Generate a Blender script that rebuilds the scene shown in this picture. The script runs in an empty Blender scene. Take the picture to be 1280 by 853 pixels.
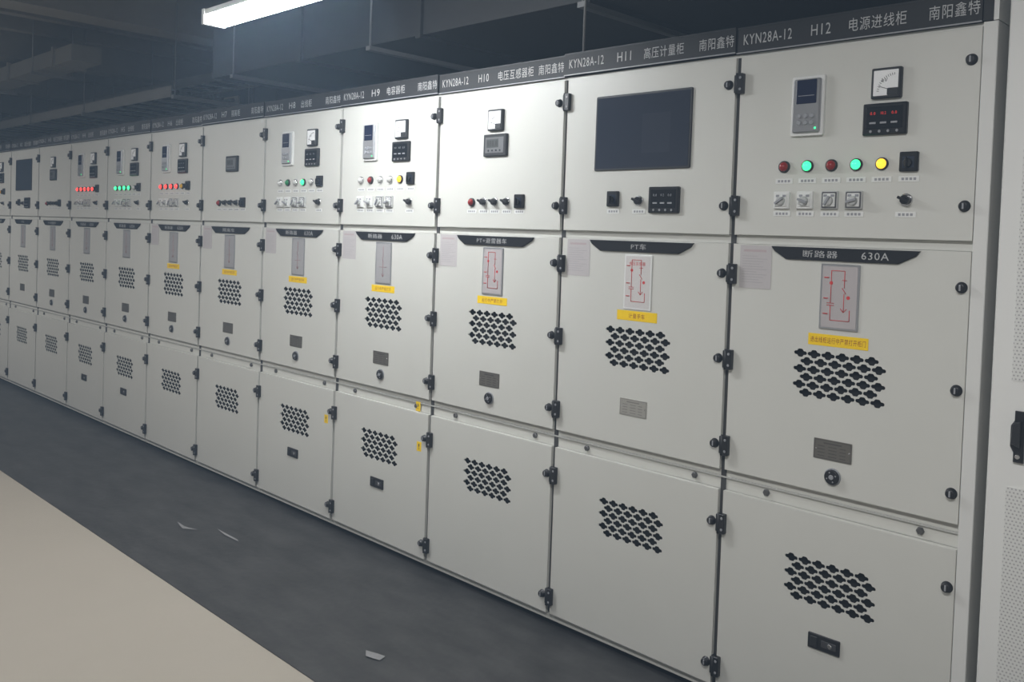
import bpy, bmesh, math, random
from mathutils import Matrix, Vector
random.seed(7)
scene=bpy.context.scene
COL=scene.collection
# ------------------------------------------------------------ materials
MATS={}
def mat(name,col,rough=.5,metal=0.,emit=None,es=0.,noise=None,bump=0.,bscale=200.,spec=None,coat=0.,stretch=None):
    if name in MATS: return MATS[name]
    m=bpy.data.materials.new(name);m.use_nodes=True
    nt=m.node_tree;b=nt.nodes['Principled BSDF']
    b.inputs['Base Color'].default_value=(*col,1)
    b.inputs['Roughness'].default_value=rough
    b.inputs['Metallic'].default_value=metal
    if coat: b.inputs['Coat Weight'].default_value=coat
    if spec is not None: b.inputs['Specular IOR Level'].default_value=spec
    if emit:
        b.inputs['Emission Color'].default_value=(*emit,1);b.inputs['Emission Strength'].default_value=es
        if es<5: m.cycles.emission_sampling='NONE'
    tc=nt.nodes.new('ShaderNodeTexCoord');src=tc.outputs['Object']
    if stretch:
        mp=nt.nodes.new('ShaderNodeMapping');mp.inputs['Scale'].default_value=stretch
        nt.links.new(src,mp.inputs['Vector']);src=mp.outputs['Vector']
    if noise:
        sc,amt,col2=noise
        n=nt.nodes.new('ShaderNodeTexNoise');n.inputs['Scale'].default_value=sc;n.inputs['Detail'].default_value=8
        n.inputs['Roughness'].default_value=.65
        nt.links.new(src,n.inputs['Vector'])
        r=nt.nodes.new('ShaderNodeValToRGB')
        r.color_ramp.elements[0].position=.5-amt;r.color_ramp.elements[1].position=.5+amt
        r.color_ramp.elements[0].color=(*col,1);r.color_ramp.elements[1].color=(*col2,1)
        nt.links.new(n.outputs['Fac'],r.inputs['Fac']);nt.links.new(r.outputs['Color'],b.inputs['Base Color'])
    if bump:
        n2=nt.nodes.new('ShaderNodeTexNoise');n2.inputs['Scale'].default_value=bscale;n2.inputs['Detail'].default_value=3
        nt.links.new(tc.outputs['Object'],n2.inputs['Vector'])
        bp=nt.nodes.new('ShaderNodeBump');bp.inputs['Strength'].default_value=bump;bp.inputs['Distance'].default_value=.002
        nt.links.new(n2.outputs['Fac'],bp.inputs['Height']);nt.links.new(bp.outputs['Normal'],b.inputs['Normal'])
    MATS[name]=m
    return m
PAINT=mat('cabinet_paint',(.60,.603,.56),.42,noise=(3.0,.3,(.63,.632,.59)),bump=.10,bscale=350)
FRAME=mat('frame_paint',(.46,.465,.44),.45)
GAPSH=mat('gap_shade',(.05,.05,.05),.6)  # dark colour painting the shade in the gaps between cabinets
CABLE=mat('black_cable',(.03,.03,.032),.6)
BLK=mat('black_plastic',(.012,.012,.014),.35)
BLKM=mat('black_satin',(.018,.019,.021),.5)
STRIP=mat('strip_black',(.010,.010,.011),.6)
VENT=mat('vent_dark',(.008,.008,.009),.8)
WHT=mat('white_print',(.85,.86,.86),.5)
LETT=mat('strip_lettering',(.45,.46,.46),.5)
WHP=mat('white_plastic',(.75,.76,.74),.4)
PALEP=mat('pale_plastic',(.52,.53,.52),.4)
GREYP=mat('grey_plastic',(.30,.31,.33),.4)
ALU=mat('brushed_aluminium',(.48,.49,.51),.33,metal=.75)
CHR=mat('chrome',(.75,.75,.76),.2,metal=1)
GLASS=mat('dark_glass',(.032,.039,.058),.10,spec=.7)
BGLASS=mat('smoked_glass',(.012,.013,.016),.15)
SCRN=mat('lcd_screen',(.015,.02,.05),.15)
REDT=mat('red_print',(.62,.05,.05),.5)
YEL=mat('yellow_sticker',(.92,.62,.004),.5)
PAPER=mat('paper_sheet',(.50,.475,.475),.7)
PINK=mat('pale_red_print',(.46,.38,.39),.7)
DKP=mat('black_print',(.03,.03,.03),.6)
NAMEPL=mat('nameplate_metal',(.20,.19,.17),.4,metal=.6)
NAMEPR=mat('nameplate_print',(.09,.085,.08),.5)
def led(c,on):
    base={'red':(.30,.02,.02),'green':(.01,.25,.08),'yellow':(.75,.42,.02),'white':(.6,.6,.58)}[c]
    em={'red':(1,.05,.04),'green':(.04,1,.30),'yellow':(1,.62,.04),'white':(1,1,.95)}[c]
    return mat('lens_%s_%s'%(c,'lit' if on else 'dull'),base,.25,emit=em if on else None,es=(2.2 if c!='yellow' else 1.3) if on else 0.)
DIGR=mat('red_digits',(.5,.02,.02),.5,emit=(1,.05,.03),es=.35)
# ------------------------------------------------------------ mesh builder
def rrect(cx,cz,w,h,r,seg=3):
    r=max(min(r,w/2-1e-5,h/2-1e-5),1e-5);o=[]
    for k,(sx,sz) in enumerate(((1,1),(-1,1),(-1,-1),(1,-1))):
        for i in range(seg+1):
            a=math.pi/2*(k+i/seg)
            o.append((cx+sx*(w/2-r)+r*math.cos(a),cz+sz*(h/2-r)+r*math.sin(a)))
    return o
def circ(cx,cz,r,n=20): return [(cx+r*math.cos(2*math.pi*i/n),cz+r*math.sin(2*math.pi*i/n)) for i in range(n)]
TXT={}
def text2d(s,bold=0):
    if (s,bold) in TXT: return TXT[(s,bold)]
    cu=bpy.data.curves.new('t','FONT');cu.body=s;cu.size=1;cu.resolution_u=2;cu.offset=bold;cu.space_character=1.12
    o=bpy.data.objects.new('t',cu);COL.objects.link(o)
    bpy.context.view_layer.update()
    dg=bpy.context.evaluated_depsgraph_get()
    me=bpy.data.meshes.new_from_object(o.evaluated_get(dg))
    v=[(p.co.x,p.co.y) for p in me.vertices];f=[tuple(p.vertices) for p in me.polygons]
    bpy.data.objects.remove(o);bpy.data.curves.remove(cu);bpy.data.meshes.remove(me)
    if not v: v=[(0,0),(1,0),(1,1)];f=[(0,1,2)]
    TXT[(s,bold)]=(v,f);return v,f
class MB:
    def __init__(s): s.v=[];s.f=[];s.m=[];s.mats=[];s.sm=[]
    def mi(s,m):
        if m not in s.mats: s.mats.append(m)
        return s.mats.index(m)
    def stack(s,loops,m,smooth=False,capm=None):
        i=s.mi(m);n=len(loops[0][0]);b=len(s.v)
        for o,y in loops: s.v+= [(p[0],y,p[1]) for p in o]
        for k in range(len(loops)-1):
            for j in range(n):
                j2=(j+1)%n
                s.f.append((b+k*n+j,b+(k+1)*n+j,b+(k+1)*n+j2,b+k*n+j2));s.m.append(i);s.sm.append(smooth)
        s.f.append(tuple(b+j for j in range(n)));s.m.append(s.mi(capm) if capm else i);s.sm.append(False)
        e=b+(len(loops)-1)*n
        s.f.append(tuple(e+j for j in reversed(range(n))));s.m.append(i);s.sm.append(False)
    def rr(s,cx,cz,w,h,y0,y1,m,r=.002,c=.0015,capm=None):
        c=min(c,abs(y1-y0)*.5,w*.2,h*.2)
        s.stack([(rrect(cx,cz,w-2*c,h-2*c,max(r-c,1e-4)),y0),(rrect(cx,cz,w,h,r),y0+c),(rrect(cx,cz,w,h,r),y1)],m,capm=capm)
    def box(s,x0,x1,y0,y1,z0,z1,m):
        o=[(x1,z1),(x0,z1),(x0,z0),(x1,z0)];s.stack([(o,y0),(o,y1)],m)
    def cyl(s,cx,cz,prof,m,n=20,smooth=True):
        s.stack([(circ(cx,cz,max(r,1e-5),n),y) for r,y in prof],m,smooth=smooth)
    def rod(s,p,q,r,m,n=10):
        p=Vector(p);q=Vector(q);d=(q-p).normalized()
        a=d.orthogonal().normalized();c=d.cross(a);b=len(s.v);i=s.mi(m)
        for e in (p,q):
            for k in range(n):
                t=2*math.pi*k/n;s.v.append(tuple(e+r*(a*math.cos(t)+c*math.sin(t))))
        for k in range(n):
            k2=(k+1)%n;s.f.append((b+k,b+k2,b+n+k2,b+n+k));s.m.append(i);s.sm.append(True)
        s.f.append(tuple(b+k for k in reversed(range(n))));s.f.append(tuple(b+n+k for k in range(n)));s.m+=[i,i];s.sm+=[False,False]
    def text(s,t,x0,x1,z0,z1,y,m,bold=0):
        v,f=text2d(t,bold);xs=[p[0] for p in v];zs=[p[1] for p in v]
        ax,bx=min(xs),max(xs);az,bz=min(zs),max(zs)
        sx=(x1-x0)/(bx-ax);sz=(z1-z0)/(bz-az);b=len(s.v);i=s.mi(m)
        s.v+=[(x0+(p[0]-ax)*sx,y,z0+(p[1]-az)*sz) for p in v]
        for q in f: s.f.append(tuple(b+k for k in q));s.m.append(i);s.sm.append(False)
    def flat(s,x0,x1,z0,z1,y,m):
        b=len(s.v);s.v+=[(x0,y,z0),(x1,y,z0),(x1,y,z1),(x0,y,z1)];s.f.append((b,b+1,b+2,b+3));s.m.append(s.mi(m));s.sm.append(False)
    def mesh(s,name):
        me=bpy.data.meshes.new(name);me.from_pydata(s.v,[],s.f)
        for m in s.mats: me.materials.append(m)
        me.polygons.foreach_set('material_index',s.m);me.polygons.foreach_set('use_smooth',s.sm)
        me.update();return me
CACHE={}
def cached(key,fn):
    if key not in CACHE:
        b=MB();fn(b);CACHE[key]=b.mesh(key if isinstance(key,str) else key[0])
    return CACHE[key]
def add(name,me,parent=None,loc=(0,0,0),**props):
    o=bpy.data.objects.new(name,me);COL.objects.link(o);o.location=loc
    if parent: o.parent=parent
    for k,v in props.items(): o[k]=v
    return o
def build(name,fn,parent=None,loc=(0,0,0),**props):
    b=MB();fn(b);return add(name,b.mesh(name),parent,loc,**props)
# ------------------------------------------------------------ door with holes
def plus(cx,cz):
    q=[(.0224,.0026),(.0184,.0060),(.0124,.0062),(.0102,.0084),(.0088,.0114),(.0054,.0136)]
    up=q+[(-x,z) for x,z in reversed(q)]
    pts=up+[(-x,-z) for x,z in up]
    return [(cx+x,cz+z) for x,z in pts]
def vent_holes(z0,z1,x0=.246,x1=.550):
    hs=[];rows=6;pz=(z1-z0-.0272)/(rows-1);px=.0476
    for r in range(rows):
        for c in range(6):
            hs.append(plus(x0+.0224+c*px+(px/2 if r%2 else 0),z1-.0136-r*pz))
    return hs
TH=.003
def door_mesh(name,x0,x1,z0,z1,holes):
    cu=bpy.data.curves.new(name,'CURVE');cu.dimensions='2D';cu.fill_mode='BOTH';cu.extrude=TH/2
    def sp(pts):
        s=cu.splines.new('POLY');s.points.add(len(pts)-1)
        for i,p in enumerate(pts): s.points[i].co=(p[0],p[1],0,1)
        s.use_cyclic_u=True
    sp([(x0,z0),(x1,z0),(x1,z1),(x0,z1)])
    for h in holes: sp(h)
    o=bpy.data.objects.new('tmp',cu);COL.objects.link(o);bpy.context.view_layer.update()
    me=bpy.data.meshes.new_from_object(o.evaluated_get(bpy.context.evaluated_depsgraph_get()))
    bpy.data.objects.remove(o);bpy.data.curves.remove(cu)
    me.name=name
    bm=bmesh.new();bm.from_mesh(me)
    bmesh.ops.remove_doubles(bm,verts=bm.verts,dist=1e-5)
    for v in bm.verts: v.co=Vector((v.co.x,TH/2-v.co.z,v.co.y))
    def onb(v): return abs(v.co.x-x0)<1e-4 or abs(v.co.x-x1)<1e-4 or abs(v.co.z-z0)<1e-4 or abs(v.co.z-z1)<1e-4
    es=[e for e in bm.edges if all(onb(v) and v.co.y<1e-4 for v in e.verts) and e.calc_length()>.3 and (abs(e.verts[0].co.x-e.verts[1].co.x)<1e-4 or abs(e.verts[0].co.z-e.verts[1].co.z)<1e-4)]
    try: bmesh.ops.bevel(bm,geom=es,offset=.0024,segments=2,profile=.5,affect='EDGES')
    except Exception: pass
    bmesh.ops.recalc_face_normals(bm,faces=bm.faces)
    w=.014
    def bx(a,b,c,d):
        vs=[bm.verts.new((x,y,z)) for y in(TH-.0003,.0175) for x,z in((a,c),(b,c),(b,d),(a,d))]
        for q in((0,1,2,3),(7,6,5,4),(0,4,5,1),(1,5,6,2),(2,6,7,3),(3,7,4,0)): bm.faces.new([vs[i] for i in q])
    bx(x0,x1,z0,z0+w);bx(x0,x1,z1-w,z1);bx(x0,x0+w,z0+w,z1-w);bx(x1-w,x1,z0+w,z1-w)
    bm.to_mesh(me);bm.free()
    me.materials.clear();me.materials.append(PAINT)
    for p in me.polygons: p.use_smooth=False
    return me
DX0,DX1=.002,.782
MU=door_mesh('instrument_door',DX0,DX1,1.669,2.288,[])
MM=door_mesh('breaker_door',DX0,DX1,.838,1.638,vent_holes(1.141,1.298))
ML=door_mesh('cable_door',DX0,DX1,.062,.764,vent_holes(.463,.614))
# ------------------------------------------------------------ small parts
def f_latch(b):
    b.cyl(0,0,[(.010,-.016),(.0135,-.014),(.0145,-.002),(.017,-.001),(.017,.0)],BLK)
    b.rr(0,0,.005,.018,-.018,-.015,GREYP,r=.001)
def f_hinge(b):
    b.rr(0.010,0,.026,.070,-.018,.0,BLK,r=.003)
    b.rr(-.009,0,.011,.062,-.012,.014,BLK,r=.003)
    b.rod((-.001,-.013,-.036),(-.001,-.013,.036),.006,BLKM)
    for z in(-.02,.02): b.cyl(.013,z,[(.004,-.0195),(.005,-.018)],GREYP,n=10)
def f_device(b):
    b.rr(0,0,.114,.196,-.012,0,WHP,r=.006)
    b.rr(0,.0,.096,.176,-.022,-.010,ALU,r=.008,c=.004)
    b.rr(0,.045,.070,.078,-.0235,-.021,SCRN,r=.003)
    b.flat(-.028,.028,.031,.033,-.0238,GREYP)
    for i in range(3):
        for j in range(2): b.cyl(-.022+i*.022,-.034-.022*j,[(.006,-.026),(.008,-.025),(.008,-.02)],GREYP,n=12)
    b.cyl(.034,-.075,[(.003,-.024),(.004,-.021)],led('green',1),n=8)
def f_gauge(b):
    b.rr(0,0,.092,.094,-.016,0,BLKM,r=.004,c=.003)
    b.rr(0,.0,.076,.078,-.0175,-.015,WHT,r=.002,c=.0005)
    for i in range(13):
        a=math.pi*(.02+.46*i/12)
        c,s_=math.cos(a),math.sin(a);R0,R1=.050,.057
        p=(.030-R0*c,-.028+R0*s_);q=(.030-R1*c,-.028+R1*s_)
        b.rod((p[0],-.0177,p[1]),(q[0],-.0177,q[1]),.0009,DKP,n=4)
    b.rod((.030,-.018,-.028),(-.020,-.018,-.010),.0012,DKP,n=4)
    b.rr(.022,-.028,.034,.022,-.0185,-.017,BLKM,r=.003)
    b.text("kV",-.012,.006,.002,.014,-.0178,DKP)
def f_meter(lit):
    def f(b):
        b.rr(0,0,.136,.098,-.014,0,BLK,r=.004,c=.004)
        b.rr(0,.004,.112,.068,-.0155,-.013,BGLASS,r=.002,c=.001)
        for i in range(3):
            b.rr(-.035+.033*i,.018,.026,.014,-.016,-.015,BGLASS,r=.001)
            b.text("0.0" if i!=1 else "10.2",-.043+.033*i,-.027+.033*i,.013,.022,-.0163,DIGR if lit else GREYP)
            b.rr(-.035+.033*i,-.012,.020,.006,-.016,-.0155,GREYP,r=.001)
        for i in range(4): b.cyl(-.04+i*.027,-.038,[(.004,-.017),(.0045,-.014)],GREYP,n=10)
    return f
def f_meter_pale(b):
    b.rr(0,0,.146,.098,-.014,0,BLKM,r=.004,c=.004)
    b.rr(0,.0,.116,.070,-.0155,-.013,mat('mid_grey_plastic',(.13,.135,.14),.4),r=.002,c=.001)
    b.rr(-.012,.008,.076,.038,-.0165,-.015,mat('grey_lcd',(.06,.065,.065),.3),r=.002)
    b.text("888.8",-.044,.02,-.004,.02,-.0168,DKP)
    for i in range(4): b.cyl(-.036+i*.024,-.024,[(.004,-.0175),(.0045,-.015)],BLK,n=10)
def f_light(c,on):
    def f(b):
        b.cyl(0,0,[(.0165,-.010),(.0195,-.008),(.020,0)],CHR if c=='white' else BLKM)
        b.cyl(0,0,[(.001,-.0225),(.007,-.021),(.0125,-.016),(.016,-.010),(.016,-.006)],led(c,on))
    return f
def f_sqswitch(b):
    b.rr(0,0,.056,.060,-.012,0,BLK,r=.004,c=.003)
    b.rr(0,-.002,.036,.036,-.013,-.011,GLASS,r=.002)
    b.cyl(0,-.004,[(.011,-.024),(.0125,-.022),(.0125,-.012)],BLKM)
    b.rr(0,-.004,.006,.032,-.032,-.022,BLK,r=.002)
def f_knob(b):
    b.cyl(0,0,[(.018,-.006),(.020,-.004),(.020,0)],CHR)
    b.cyl(0,0,[(.012,-.020),(.014,-.018),(.014,-.005)],BLK)
    s=[(.018,.004),(-.018,.004),(-.018,-.004),(.018,-.004)]
    a=math.radians(-25);s=[(x*math.cos(a)-z*math.sin(a),x*math.sin(a)+z*math.cos(a)) for x,z in s]
    b.stack([(s,-.030),(s,-.018)],BLK)
def f_press(k):
    def f(b):
        pl=WHP if k<2 else PALEP
        b.rr(0,0,.056,.058,-.010,0,pl,r=.003,c=.002)
        if k>=2: b.rr(0,0,.050,.052,-.0115,-.0095,mat('dark_bezel',(.10,.10,.105),.4),r=.003)
        b.rr(0,0,.042,.044,-.0125,-.0095,WHP,r=.003)
        b.rr(-.012,.014,.012,.008,-.0135,-.012,GREYP,r=.001)
        b.rr(.012,.014,.012,.008,-.0135,-.012,GREYP,r=.001)
        b.cyl(0,-.003,[(.0125,-.024),(.0145,-.022),(.0150,-.012)],PALEP)
        a=math.radians((35,-20,60,15)[k])
        s=[(.016,.0035),(-.016,.0035),(-.016,-.0035),(.016,-.0035)]
        s=[(x*math.cos(a)-z*math.sin(a),-.003+x*math.sin(a)+z*math.cos(a)) for x,z in s]
        b.stack([(s,-.032),(s,-.023)],GREYP)
    return f
def f_label(b):
    b.rr(0,0,.062,.017,-.0015,0,WHP,r=.001,c=.0003)
    for i in range(4): b.flat(-.022+i*.012,-.014+i*.012,-.004,.004,-.0017,GREYP)
def f_window(b):
    w,h=.450,.294
    o=rrect(0,0,w,h,.006);i_=rrect(0,0,w-.016,h-.016,.004)
    b.stack([(rrect(0,0,w-.003,h-.003,.005),-.007),(o,-.005),(o,0)],BLKM)
    b.stack([(i_,-.0078),(i_,-.006)],GLASS)
    b.rr(.07,-.01,.13,.15,-.0081,-.0079,mat('dim_instrument',(.040,.047,.066),.12),r=.003,c=.0001)
def f_badge(txt):
    def f(b):
        o=[(.640,1.634),(.150,1.634),(.162,1.618),(.205,1.592),(.575,1.592),(.628,1.618)]
        i_=[(.636,1.632),(.154,1.632),(.166,1.6185),(.207,1.594),(.573,1.594),(.624,1.6185)]
        cx=.395;cz=1.613
        o=[(x-cx,z-cz) for x,z in o];i_=[(x-cx,z-cz) for x,z in i_]
        b.stack([(i_,-.008),(o,-.006),(o,0)],BLK)
        for a,c,s in txt: b.text(s,a-cx,c-cx,-.0115,.0115,-.0083,LETT)
    return f
def f_plate(kind):
    def f(b):
        base=ALU if kind!='white' else WHP
        b.rr(0,0,.130,.212,-.004,0,base,r=.003,c=.001)
        fc={'red':(.46,.43,.43),'white':(.62,.60,.585),'plain':(.36,.355,.36)}[kind]
        b.rr(0,0,.116,.198,-.0046,-.0038,mat('plate_face_'+kind,fc,.4),r=.002,c=.0002)
        y=-.0050
        def l(x0,z0,x1,z1,r=.0013): b.rod((x0,y,z0),(x1,y,z1),r,REDT if kind!='plain' else mat('faded_red_print',(.36,.18,.18),.5),n=4)
        if kind in('red','white'):
            l(.016,.085,.016,.030);l(.016,.012,.016,-.048);l(.009,.030,.022,.012);l(-.028,.085,.016,.085)
            l(-.028,.085,-.028,-.02);l(-.040,-.02,-.016,-.02);l(-.040,-.027,-.016,-.027);l(-.028,-.027,-.028,-.075)
            l(.016,-.048,.006,-.036);l(.016,-.048,.026,-.036);l(-.028,-.075,.036,-.075);l(.008,.055,.024,.055);l(.036,-.075,.036,-.04)
            for z in(.062,-.005,-.055): l(-.052,z,-.036,z,.0022)
            b.cyl(-.028,.045,[(.006,-.0052),(.006,-.0045)],REDT,n=12)
            b.cyl(.030,.000,[(.006,-.0052),(.006,-.0045)],REDT,n=12)
            if kind=='white': b.text("电压互感器",-.040,.035,.064,.078,-.0052,REDT)
        else:
            l(0,.085,0,.03);l(0,.01,0,-.07);l(-.008,.03,.0,.01);l(0,-.07,-.012,-.055);l(0,-.07,.012,-.055);l(-.03,-.02,.03,-.02)
    return f
def f_sticker(txt,w,h):
    def f(b):
        b.rr(0,0,w,h,-.001,0,YEL,r=.001,c=.0002)
        tw=min(w*.46,len(txt)*.0095)
        b.text(txt,-tw,tw,-h*.25,h*.25,-.0012,mat('dark_red_print',(.30,.03,.02),.5))
    return f
def f_nameplate(bright):
    m=mat('nameplate_bright',(.40,.39,.355),.4,metal=.3) if bright else NAMEPL
    pr=mat('nameplate_faint',(.24,.23,.21),.5) if bright else NAMEPR
    def f(b):
        b.rr(0,0,.128,.066,-.002,0,m,r=.002,c=.0005)
        y=-.0022
        for z in(-.029,.029): b.flat(-.060,.060,z-.0008,z+.0008,y,pr)
        for x in(-.060,.060): b.flat(x-.0008,x+.0008,-.029,.029,y,pr)
        for i in range(4):
            z=.010-.0105*i
            b.flat(-.050,-.026,z-.0014,z+.0014,y,pr);b.flat(-.014,.014,z-.0014,z+.0014,y,pr);b.flat(.024,.044,z-.0014,z+.0014,y,pr)
        b.flat(-.03,.03,.018,.023,y,pr)
        for sx in(-1,1): b.cyl(sx*.055,.0,[(.002,-.0032),(.003,-.002)],CHR,n=8)
    return f
def f_round(b):
    b.cyl(0,0,[(.026,-.004),(.028,-.002),(.028,0)],GREYP,n=28)
    b.cyl(0,0,[(.022,-.012),(.024,-.010),(.024,-.003)],BLK,n=28)
    b.cyl(0,0,[(.007,-.0135),(.009,-.0115)],GREYP,n=12)
    for a in range(4):
        t=a*math.pi/2+.4;b.cyl(.0155*math.cos(t),.0155*math.sin(t),[(.002,-.013),(.003,-.0115)],GREYP,n=8)
def f_handle(b):
    b.rr(0,0,.108,.050,-.006,0,BLK,r=.003,c=.002)
    b.rr(-.032,0,.024,.034,-.010,-.005,BLKM,r=.003,c=.002)
    b.rr(.018,0,.050,.022,-.0075,-.005,mat('dark_grey_plastic',(.05,.05,.054),.4),r=.003,c=.001)
    b.cyl(.022,0,[(.006,-.011),(.008,-.010),(.008,-.007)],CHR,n=14)
def f_sheet(b):
    b.flat(-.060,.060,-.074,.074,-.0012,PAPER)
    b.flat(-.060,.060,-.074,.074,-.0004,PAPER)
    b.flat(-.046,.040,.052,.060,-.0015,PINK)
    for i in range(11):
        w=.05 if i%3 else .035
        b.flat(-.050,-.050+w*(1.9 if i%2 else 1.6),.036-i*.009,.0385-i*.009,-.0015,mat('faint_print',(.42,.40,.41),.7))
def f_tag(b):
    b.rr(0,0,.034,.046,-.001,0,YEL,r=.001,c=.0002);b.text("!",-.004,.004,-.014,.014,-.0012,DKP)
def put(key,fn,name,par,u,z,y=0.,**pr):
    return add(name,cached(key,fn),par,(u,y,z),**pr)
# ------------------------------------------------------------ cabinet body and banner
BX0,BX1=-.0180,.7815
def f_body(b):
    b.box(BX0,BX1,.030,1.50,.055,2.300,FRAME)
    b.box(BX0,BX1,.060,1.46,0,.055,BLKM)
    for z0,z1 in((.764,.838),(1.638,1.669),(.03,.062)): b.box(BX0,BX1,.018,.030,z0+.001,z1-.001,PAINT)
    b.box(BX0,BX1,.012,.030,2.289,2.300,PAINT)
    b.box(BX0,BX1,.012,.019,.806,.812,FRAME)
    b.box(BX0,.0015,.014,.030,.062,2.290,GAPSH)  # dark strip standing in for shade inside the door gap
    b.box(.235,.562,.020,.030,1.13,1.31,VENT);b.box(.235,.562,.020,.030,.452,.625,VENT)  # dark filter patches, also painting the inner shade behind the vent holes
    for u in(.16,.672):
        b.cyl(u,.789,[(.009,.008),(.012,.011),(.012,.018)],mat('bolt_steel',(.12,.12,.12),.4,metal=.5),n=6,smooth=False)
def f_banner(segs):
    def f(b):
        b.box(BX0+.0035,BX1-.0015,-.004,.120,2.302,2.388,STRIP)
        b.box(BX0+.0015,BX1-.001,-.006,-.003,2.300,2.304,GREYP);b.box(BX0+.0015,BX1-.001,-.006,-.003,2.386,2.390,BLKM)
        for a,c,z0,z1,s in segs: b.text(s,a,c,z0,z1,-.0048,LETT)
    return f
CODES=["H12","H11","H10","H9","H8","H7","H6","H5","H4","H3","H2","H1","G1","G2"]
KIND=["电源进线柜","高压计量柜","电压互感器柜","电容器柜","出线柜","隔离柜","出线柜","出线柜","出线柜","电压互感器柜","高压计量柜","进线柜","出线柜","出线柜"]
CAB=["incoming","window","pt","feeder","feeder","meter","feeder","feeder","feeder","pt","window","feeder","feeder","feeder"]
LABELS=[
 "light grey metal switchgear cabinet with green and yellow lit lamps",
 "light grey switchgear cabinet with large dark glass metering window",
 "light grey switchgear cabinet with one gauge and one meter",
 "light grey feeder switchgear cabinet with yellow lit lamp and yellow tag",
 "light grey feeder switchgear cabinet with dull indicator lamps",
 "light grey switchgear cabinet with only a small pale meter",
 "light grey feeder switchgear cabinet with a row of red lit lamps",
 "light grey feeder switchgear cabinet with a row of green lit lamps",
 "light grey feeder switchgear cabinet with red lit lamps and lower handle",
 "light grey narrow switchgear cabinet with one gauge and one meter",
 "light grey switchgear cabinet with dark glass metering window",
 "light grey feeder switchgear cabinet at far end of the row",
 "light grey feeder switchgear cabinet at far end of the row",
 "light grey feeder switchgear cabinet at far end of the row"]
LIGHTS={0:[('red',0),('green',1),('red',0),('green',1),('yellow',1)],
 3:[('white',0),('red',0),('white',0),('white',0),('yellow',1)],
 4:[('white',0),('green',0),('white',0),('green',1),('white',0)],
 6:[('red',1)]*4+[('yellow',0)],7:[('green',1),('green',1),('green',1),('green',1),('white',0)],
 8:[('red',1),('red',1),('red',1),('red',1),('red',1)],
 11:[('red',1),('green',0),('red',1),('green',0),('yellow',0)],12:[('green',1)]*3+[('white',0)]*2,13:[('red',1)]*3+[('white',0)]*2}
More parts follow.
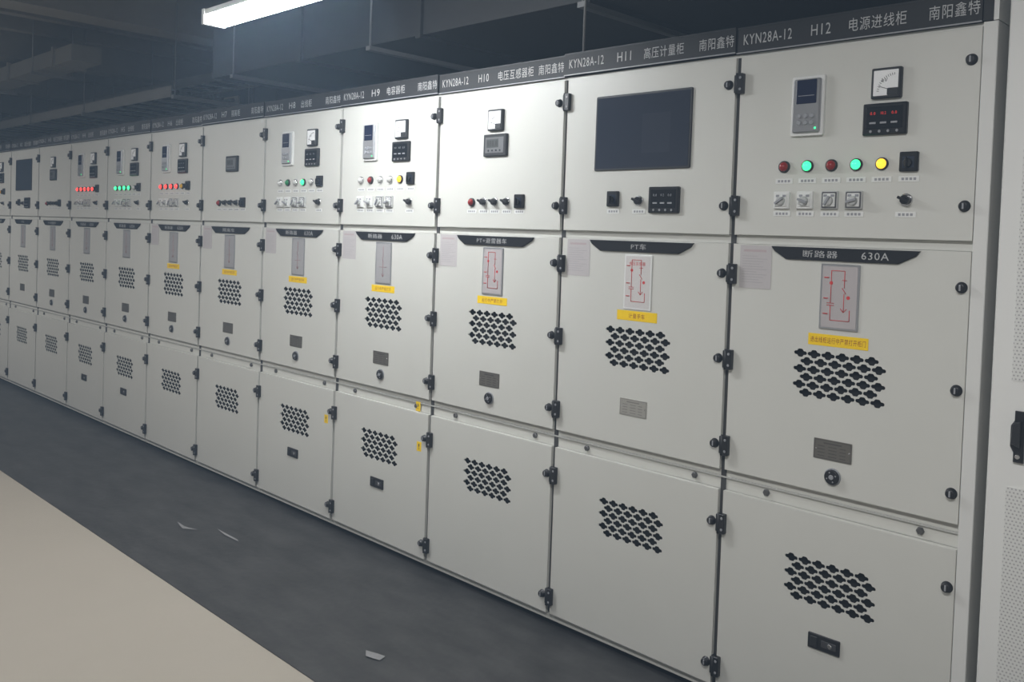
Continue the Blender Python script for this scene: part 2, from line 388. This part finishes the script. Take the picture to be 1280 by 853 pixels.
for k in range(14):
    c=bpy.data.objects.new('switchgear_cabinet',None);COL.objects.link(c);c.empty_display_size=.1
    c.location=(-.8*(k+1),0,0)
    c['label']=LABELS[k];c['category']='switchgear cabinet';c['group']='switchgear cabinets in the row'
    add('cabinet_body',cached('cabinet_body',f_body),c)
    segs=[(.010,.190,2.328,2.364,"KYN28A-12"),(.258,.325,2.328,2.364,CODES[k])]
    n=len(KIND[k]);segs.append((.386,.386+.036*n,2.324,2.366,KIND[k]));segs.append((.632,.774,2.324,2.366,"南阳鑫特"))
    build('title_strip',f_banner(segs),c,(0,(0,-.004,.003,-.002)[k%4],(0,.003,-.001,.002)[k%4]),label="black title strip with white lettering")
    U=add('instrument_door',MU,c);M=add('breaker_door',MM,c);L=add('cable_door',ML,c)
    for z in(2.195,1.770): put('latch',f_latch,'latch',U,.757,z);put('hinge',f_hinge,'hinge',U,-.003,z)
    for z in(1.532,1.230,.926): put('latch',f_latch,'latch',M,.760,z);put('hinge',f_hinge,'hinge',M,-.003,z)
    for z in(.648,.137): put('latch',f_latch,'latch',L,.761,z);put('hinge',f_hinge,'hinge',L,-.003,z)
    t=CAB[k]
    if t in('incoming','feeder'):
        put('device',f_device,'protection_relay',U,.2605,2.098,label="silver relay with dark blue display")
        put('gauge',f_gauge,'gauge',U,.5165,2.149)
        if k==0: put('meter_lit',f_meter(1),'digital_meter',U,.5155,2.039,label="black meter with red digits")
        else: put('meter_off',f_meter(0),'digital_meter',U,.5155,2.039)
        for i,u in enumerate((.183,.266,.348,.430,.511)):
            cc,on=LIGHTS[k][i]
            put(('indicator_light',cc,on),f_light(cc,on),'indicator_light',U,u,1.901,label="%s %s indicator lamp"%('lit' if on else 'unlit',cc))
            put('label_strip',f_label,'label_strip',U,u,1.853)
        put('sqswitch',f_sqswitch,'selector_switch',U,.594,1.905);put('label_strip',f_label,'label_strip',U,.594,1.853)
        for i,u in enumerate((.180,.263,.348,.428)):
            put(('push_switch',i),f_press(i),'push_switch',U,u,1.789);put('label_strip',f_label,'label_strip',U,u,1.744)
        put('knob',f_knob,'rotary_knob',U,.589,1.789);put('label_strip',f_label,'label_strip',U,.589,1.744)
    elif t=='window':
        put('window',f_window,'viewing_window',U,.385,2.0555,label="dark glass metering window")
        put('sqswitch',f_sqswitch,'selector_switch',U,.260,1.797);put('label_strip',f_label,'label_strip',U,.260,1.748)
        put('knob',f_knob,'rotary_knob',U,.384,1.789);put('label_strip',f_label,'label_strip',U,.384,1.748)
        put('meter_off',f_meter(0),'digital_meter',U,.503,1.792)
    elif t=='pt':
        put('gauge',f_gauge,'gauge',U,.387,2.149);put('meterp',f_meter_pale,'digital_meter',U,.389,2.038)
    else:
        put('meterp',f_meter_pale,'digital_meter',U,.406,2.032)
    if t in('pt','meter'):
        put(('indicator_light','red',0),f_light('red',0),'indicator_light',U,.241,1.785)
        for i,u in enumerate((.320,.392,.468)): put(('knob'),f_knob,'rotary_knob',U,u,1.787)
        put('sqswitch',f_sqswitch,'selector_switch',U,.546,1.789)
        for u in(.241,.320,.392,.468,.546): put('label_strip',f_label,'label_strip',U,u,1.744)
    bt={'incoming':[(.266,.384,"断路器"),(.462,.548,"630A")],'window':[(.36,.43,"PT车")],'pt':[(.29,.48,"PT+避雷器车")],'feeder':[(.266,.384,"断路器"),(.462,.548,"630A")],'meter':[(.31,.46,"隔离车")]}[t]
    put(('title_plate',t),f_badge(bt),'title_plate',M,.395,1.613,label="black trapezoid plate with white lettering")
    pk='red' if k in(0,2) else 'white' if k==1 else 'plain'
    put(('mimic_plate',pk),f_plate(pk),'mimic_plate',M,.394,1.477,label="grey plate with red circuit diagram")
    if k<7:
        s={0:("进出线柜运行中严禁打开柜门",.200,.038),1:("计量手车",.190,.038)}.get(k,("运行中严禁打开",.190,.034))
        put(('warning_sticker',)+s,f_sticker(*s),'warning_sticker',M,.394,1.335 if k==0 else 1.346,label="yellow warning sticker")
    put(('nameplate',k==1),f_nameplate(k==1),'nameplate',M,.394,.981 if k==0 else .992)
    if t!='window': put('round',f_round,'crank_socket',M,.398,.897 if k==0 else .909)
    if k<7: put('sheet',f_sheet,'notice_sheet',M,.090,1.560,label="pale printed paper notice")
    if k in(0,3,4,7,8,11,12): put('handle',f_handle,'door_lock',L,.395,.350)
    if k in(3,4): put('tag',f_tag,'warning_tag',L,.720,.600,label="small yellow tag")
    if k==3: put('tag',f_tag,'warning_tag',c,.690,.790,y=.012)
    if k==0:
        def f_end(b):
            b.rr(.8035,1.150,.040,2.300,.0,1.50,mat('end_paint',(.70,.705,.68),.42),r=.002,c=.002)
            b.box(.7835,.8100,-.004,.12,2.302,2.388,STRIP)
            b.box(.8100,.8235,.0,1.50,2.302,2.388,WHP)
        build('end_panel',f_end,c,label="light grey end cover")
# ------------------------------------------------------------ adjacent rack with perforated door
def perf():
    m=bpy.data.materials.new('perforated_sheet');m.use_nodes=True;nt=m.node_tree;b=nt.nodes['Principled BSDF']
    tc=nt.nodes.new('ShaderNodeTexCoord');sx=nt.nodes.new('ShaderNodeSeparateXYZ');nt.links.new(tc.outputs['Object'],sx.inputs[0])
    def M(op,a,b_=None):
        n=nt.nodes.new('ShaderNodeMath');n.operation=op
        for i,v in enumerate((a,b_)):
            if v is None: continue
            if isinstance(v,(int,float)): n.inputs[i].default_value=v
            else: nt.links.new(v,n.inputs[i])
        return n.outputs[0]
    P=.010
    zr=M('DIVIDE',sx.outputs['Z'],P);row=M('FLOOR',zr);off=M('MULTIPLY',M('MODULO',row,2),.5)
    fx=M('SUBTRACT',M('FRACT',M('ADD',M('DIVIDE',sx.outputs['X'],P),off)),.5);fz=M('SUBTRACT',M('FRACT',zr),.5)
    d=M('ADD',M('MULTIPLY',fx,fx),M('MULTIPLY',fz,fz));h=M('LESS_THAN',d,.055)
    mx=nt.nodes.new('ShaderNodeMixRGB');mx.inputs[1].default_value=(.70,.705,.68,1);mx.inputs[2].default_value=(.40,.40,.40,1)
    nt.links.new(h,mx.inputs[0]);nt.links.new(mx.outputs[0],b.inputs['Base Color']);b.inputs['Roughness'].default_value=.5
    return m
PERF=perf()
rk=bpy.data.objects.new('equipment_rack',None);COL.objects.link(rk);rk.location=(.050,0,0)
rk['label']="light grey equipment rack with perforated door and black handle";rk['category']="equipment rack"
RKP=mat('rack_paint',(.76,.765,.74),.45)
def f_rbody(b):
    b.box(0,.80,.030,1.2,0,2.40,RKP)
def f_rdoor(b):
    b.rr(.40,1.20,.796,2.38,.0,.026,RKP,r=.004,c=.004)
    b.box(.055,.745,-.002,.001,.12,.98,PERF)
    b.box(.055,.745,-.002,.001,1.28,2.28,PERF)
def f_rhandle(b):
    o=[(.018,.072),(-.008,.072),(-.008,.045),(-.017,.030),(-.017,-.028),(-.008,-.045),(-.008,-.072),(.018,-.072)]
    i_=[(x*.85,z*.96) for x,z in o]
    b.stack([(i_,-.012),(o,-.009),(o,0)],BLK)
    o=[(.010,.046),(-.008,.040),(-.012,-.018),(.010,-.028)]
    b.stack([([(x*.8,z*.9) for x,z in o],-.030),(o,-.025),(o,-.011)],BLKM)
    b.cyl(.004,-.055,[(.006,-.016),(.008,-.012)],CHR,n=12)
build('rack_body',f_rbody,rk);d=build('perforated_door',f_rdoor,rk)
build('handle',f_rhandle,d,(.078,0,1.125),label="black swing handle")
# ------------------------------------------------------------ room
XL,XR,YF,YB,H=-15.0,3.0,-5.0,3.2,3.55
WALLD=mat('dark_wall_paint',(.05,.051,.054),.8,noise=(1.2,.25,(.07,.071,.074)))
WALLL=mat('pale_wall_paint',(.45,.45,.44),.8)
CEIL=mat('dark_ceiling',(.018,.018,.018),.85,noise=(2,.3,(.030,.030,.030)))
BEAMM=mat('grey_beam_paint',(.19,.175,.15),.8,noise=(2,.3,(.27,.25,.22)))
BEIGE=mat('beige_floor_paint',(.37,.335,.278),.42,noise=(1.3,.3,(.41,.372,.312)),bump=.08,bscale=40)
MATF=mat('dark_rubber_mat',(.020,.0202,.021),.52,noise=(3.5,.20,(.056,.056,.056)),bump=.7,bscale=25,stretch=(1,2.6,1))
def S(name,x0,x1,y0,y1,z0,z1,m):
    b=MB();b.box(x0,x1,y0,y1,z0,z1,m);o=add(name,b.mesh(name));o['kind']='structure';return o
S('floor',XL,XR,YF,YB,-.12,0,BEIGE)
S('ceiling',XL,XR,YF,YB,H,H+.12,CEIL)
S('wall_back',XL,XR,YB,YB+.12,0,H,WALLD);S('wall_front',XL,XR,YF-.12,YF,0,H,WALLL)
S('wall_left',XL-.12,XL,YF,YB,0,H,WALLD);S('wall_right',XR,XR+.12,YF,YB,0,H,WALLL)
S('trim_30',XL+.3,.025,-.040,.056,0.0,.003,MATF)  # continues the rubber mat's dark surface back under the cabinet fronts
def f_mat(b): b.box(XL+.3,XR-.3,-.975,-.041,0.0,.004,MATF)
build('rubber_mat',f_mat,label="dark grey insulating rubber mat in front of cabinets",category="floor mat")
random.seed(3)
def scrap(name,x,y,pts,lab,cat):
    def f(b):
        bb=len(b.v);n=len(pts)
        b.v+=[(p[0],p[1],.0015+.004*random.random()) for p in pts];b.f.append(tuple(range(bb,bb+n)));b.m.append(b.mi(mat('scrap_paper',(.24,.24,.24),.7)));b.sm.append(False)
    build(name,f,None,(x,y,.0045),label=lab,category=cat)
scrap('paper_scrap',-3.74,-.58,[(-.10,.01),(-.02,-.012),(.03,-.02),(.10,.03),(.04,.010),(0,.004)],"thin torn white paper scrap on the dark mat","paper scrap")
scrap('paper_scrap',-3.47,-.47,[(-.13,.01),(.0,-.012),(.13,-.004),(.10,.008),(0,.004)],"long torn white strip on the dark mat","paper scrap")
scrap('paper_scrap',-1.87,-.70,[(-.05,.0),(-.01,-.03),(.05,-.01),(.04,.025),(0,.02)],"small crumpled white paper on the dark mat","paper scrap")
# ------------------------------------------------------------ overhead services
DUCT=mat('duct_metal',(.035,.0355,.037),.5,metal=.2,noise=(1.5,.3,(.052,.052,.053)))
DUCT2=mat('painted_tray',(.26,.245,.22),.5,metal=.1)
STEEL=mat('dark_steel',(.24,.24,.24),.5,metal=.3)
BEAMS=[]
def beam(i,x0,w,z,m=BEAMM,y0=YF,y1=YB):
    S('trim_%d'%i,x0,x0+w,y0,y1,z,H,m);BEAMS.append((x0,x0+w))
for i,(x,w,z) in enumerate(((-1.45,.3,3.25),(-4.0,.3,3.25),(-5.5,.12,3.36),(-6.5,.3,3.18),(-7.5,.12,3.34),(-8.2,.12,3.34),(-9.0,.3,3.18),(-10.0,.14,3.34),(-10.8,.14,3.34),(-11.6,.3,3.18),(-12.7,.14,3.34),(-14,.3,3.18))): beam(i+1,x,w,z)
def clear(x):
    for a,b in sorted(BEAMS):
        if a-.08<x<b+.08: return b+.12
    return x
def duct(x0,x1,y0,y1,z0,z1,lab,m=DUCT,hang=1.6,cat="air duct",name='air_duct'):
    e=bpy.data.objects.new(name,None);COL.objects.link(e);e.location=((x0+x1)/2,(y0+y1)/2,z0)
    e['label']=lab;e['category']=cat
    ox,oy,oz=e.location
    def f(b):
        b.box(x0-ox,x1-ox,y0-oy,y1-oy,0,z1-z0,m)
        for i in range(1,int((x1-x0)/1.2)+1):
            x=x0+i*1.2-ox;b.box(x-.02,x+.02,y0-oy-.02,y1-oy+.02,-.02,z1-z0+.02,m)
    build('duct_body',f,e)
    x=x0+.4
    while x<x1:
        xx=clear(x)
        def g(b):
            for y in(y0-.045-oy,y1+.045-oy): b.rod((0,y,-.03),(0,y,H-z0),.006,STEEL,n=6)
            b.box(-.02,.02,y0-oy-.06,y1-oy+.06,-.045,-.020,STEEL)
        build('hanger',g,e,(xx-ox,0,0));x+=hang
duct(-5.4,2.8,.35,1.25,2.72,3.15,"large dark rectangular duct hung above the cabinets")
duct(-14.5,-.2,2.0,2.6,2.80,3.12,"long dark duct along the rear wall")
duct(-14.5,-6.9,-.12,.12,2.95,3.08,"slim grey duct hung above the far cabinets",m=DUCT2)
def f_rod(b):
    b.rod((0,0,.006),(0,0,H-2.396),.006,STEEL,n=8)
    b.box(-.03,.03,-.02,.02,0,.010,STEEL)
build('support_rod',f_rod,None,(-1.575,.06,2.3945),label="thin steel rod from the ceiling to the cabinet header",category="support rod")
def tray(x0,x1,y0,y1,z,lab):
    e=bpy.data.objects.new('cable_tray',None);COL.objects.link(e);e.location=((x0+x1)/2,(y0+y1)/2,z)
    e['label']=lab;e['category']='cable tray'
    w=(y1-y0)/2;l=(x1-x0)/2;ox=(x0+x1)/2
    def f(b):
        b.box(-l,l,-w,-w+.012,0,.09,DUCT2);b.box(-l,l,w-.012,w,0,.09,DUCT2)
        x=-l+.1
        while x<l: b.box(x-.015,x+.015,-w,w,.01,.025,DUCT2);x+=.3
    build('tray_ladder',f,e)
    x=-l+.5
    while x<l:
        xx=clear(x+ox)-ox
        def g(b):
            for s in(-1,1): b.rod((0,s*(w+.02),-.02),(0,s*(w+.02),H-z),.005,STEEL,n=6)
            b.box(-.02,.02,-w-.04,w+.04,-.03,-.0,STEEL)
        build('hanger',g,e,(xx,0,0));x+=1.5
    def h(b):
        for i in range(6):
            yy=-w+.06+i*(2*w-.12)/5;b.rod((-l,yy,.045),(l,yy,.045),.016,CABLE,n=8)
    build('cable_bundle',h,e)
tray(-14.5,-6.2,.4,1.0,2.66,"grey ladder cable tray above the far cabinets")
tray(-14.5,-6.2,1.25,1.65,3.0,"narrow grey ladder cable tray behind the far cabinets")
# ------------------------------------------------------------ lamps
def lamp(x0,x1,y,z,power,es,lab):
    e=bpy.data.objects.new('ceiling_lamp',None);COL.objects.link(e);e.location=((x0+x1)/2,y,z);e['label']=lab;e['category']='ceiling lamp';e['group']='ceiling lamps over the aisle'
    l=(x1-x0)/2
    TUBE=mat('lamp_diffuser_%d'%es,(.9,.9,.9),.4,emit=(.90,.95,1),es=es)
    def f(b):
        o=[(l,.055),(-l,.055),(-l,.03),(l,.03)]
        b.stack([(o,-.05),(o,.05)],WHP)
        for s in(-1,1): b.box(s*l-.012,s*l+.012,-.055,.055,-.012,.058,WHP)
    build('housing',f,e)
    def g(b): b.rr(0,0.012,2*l-.03,.040,-.052,.052,TUBE,r=.015,c=.01)
    build('diffuser',g,e)
    for s in(-.7,.7):
        def h(b): b.rod((0,0,.05),(0,0,H-z),.004,STEEL,n=6)
        build('suspension_rod',h,e,(s*l,0,0))
    ld=bpy.data.lights.new('lamp_light','AREA');ld.shape='RECTANGLE';ld.size=2*l;ld.size_y=.10;ld.energy=power;ld.color=(.985,.985,1)
    lo=bpy.data.objects.new('lamp_light',ld);COL.objects.link(lo);lo.location=((x0+x1)/2,y,z-.02)
    return lo
lamp(-3.10,-1.90,-.80,2.575,10,60,"lit white tube lamp hanging above the aisle")
lamp(-.3,.9,-2.3,2.95,60,10,"lit white tube lamp hanging above the aisle")
lamp(-5.25,-4.05,-2.3,2.95,48,10,"lit white tube lamp hanging above the aisle")
lamp(-9.6,-8.4,-2.4,2.95,56,10,"lit white tube lamp hanging above the aisle")
# ------------------------------------------------------------ world + camera
w=bpy.data.worlds.new('world');scene.world=w;w.use_nodes=True
wn=w.node_tree
wn.nodes['Background'].inputs[0].default_value=(.5,.55,.65,1);wn.nodes['Background'].inputs[1].default_value=.02
vs=wn.nodes.new('ShaderNodeVolumeScatter');vs.inputs['Color'].default_value=(.55,.76,1,1);vs.inputs['Density'].default_value=.016
wn.links.new(vs.outputs[0],wn.nodes['World Output'].inputs['Volume'])
cd=bpy.data.cameras.new('camera');co=bpy.data.objects.new('camera',cd);COL.objects.link(co)
Rm=Matrix.Rotation(.78012,3,'Z')@Matrix.Rotation(math.pi/2-.02975,3,'X')@Matrix.Rotation(.03514,3,'Z')
co.matrix_world=Matrix.Translation((.86906,-2.78732,1.63530))@Rm.to_4x4()
cd.sensor_width=36;cd.lens=1123.02*36/1280;cd.shift_y=(329.27-426.5)/1280;cd.clip_start=.05
scene.camera=co
scene.view_settings.view_transform='Standard'
scene.view_settings.exposure=0.0
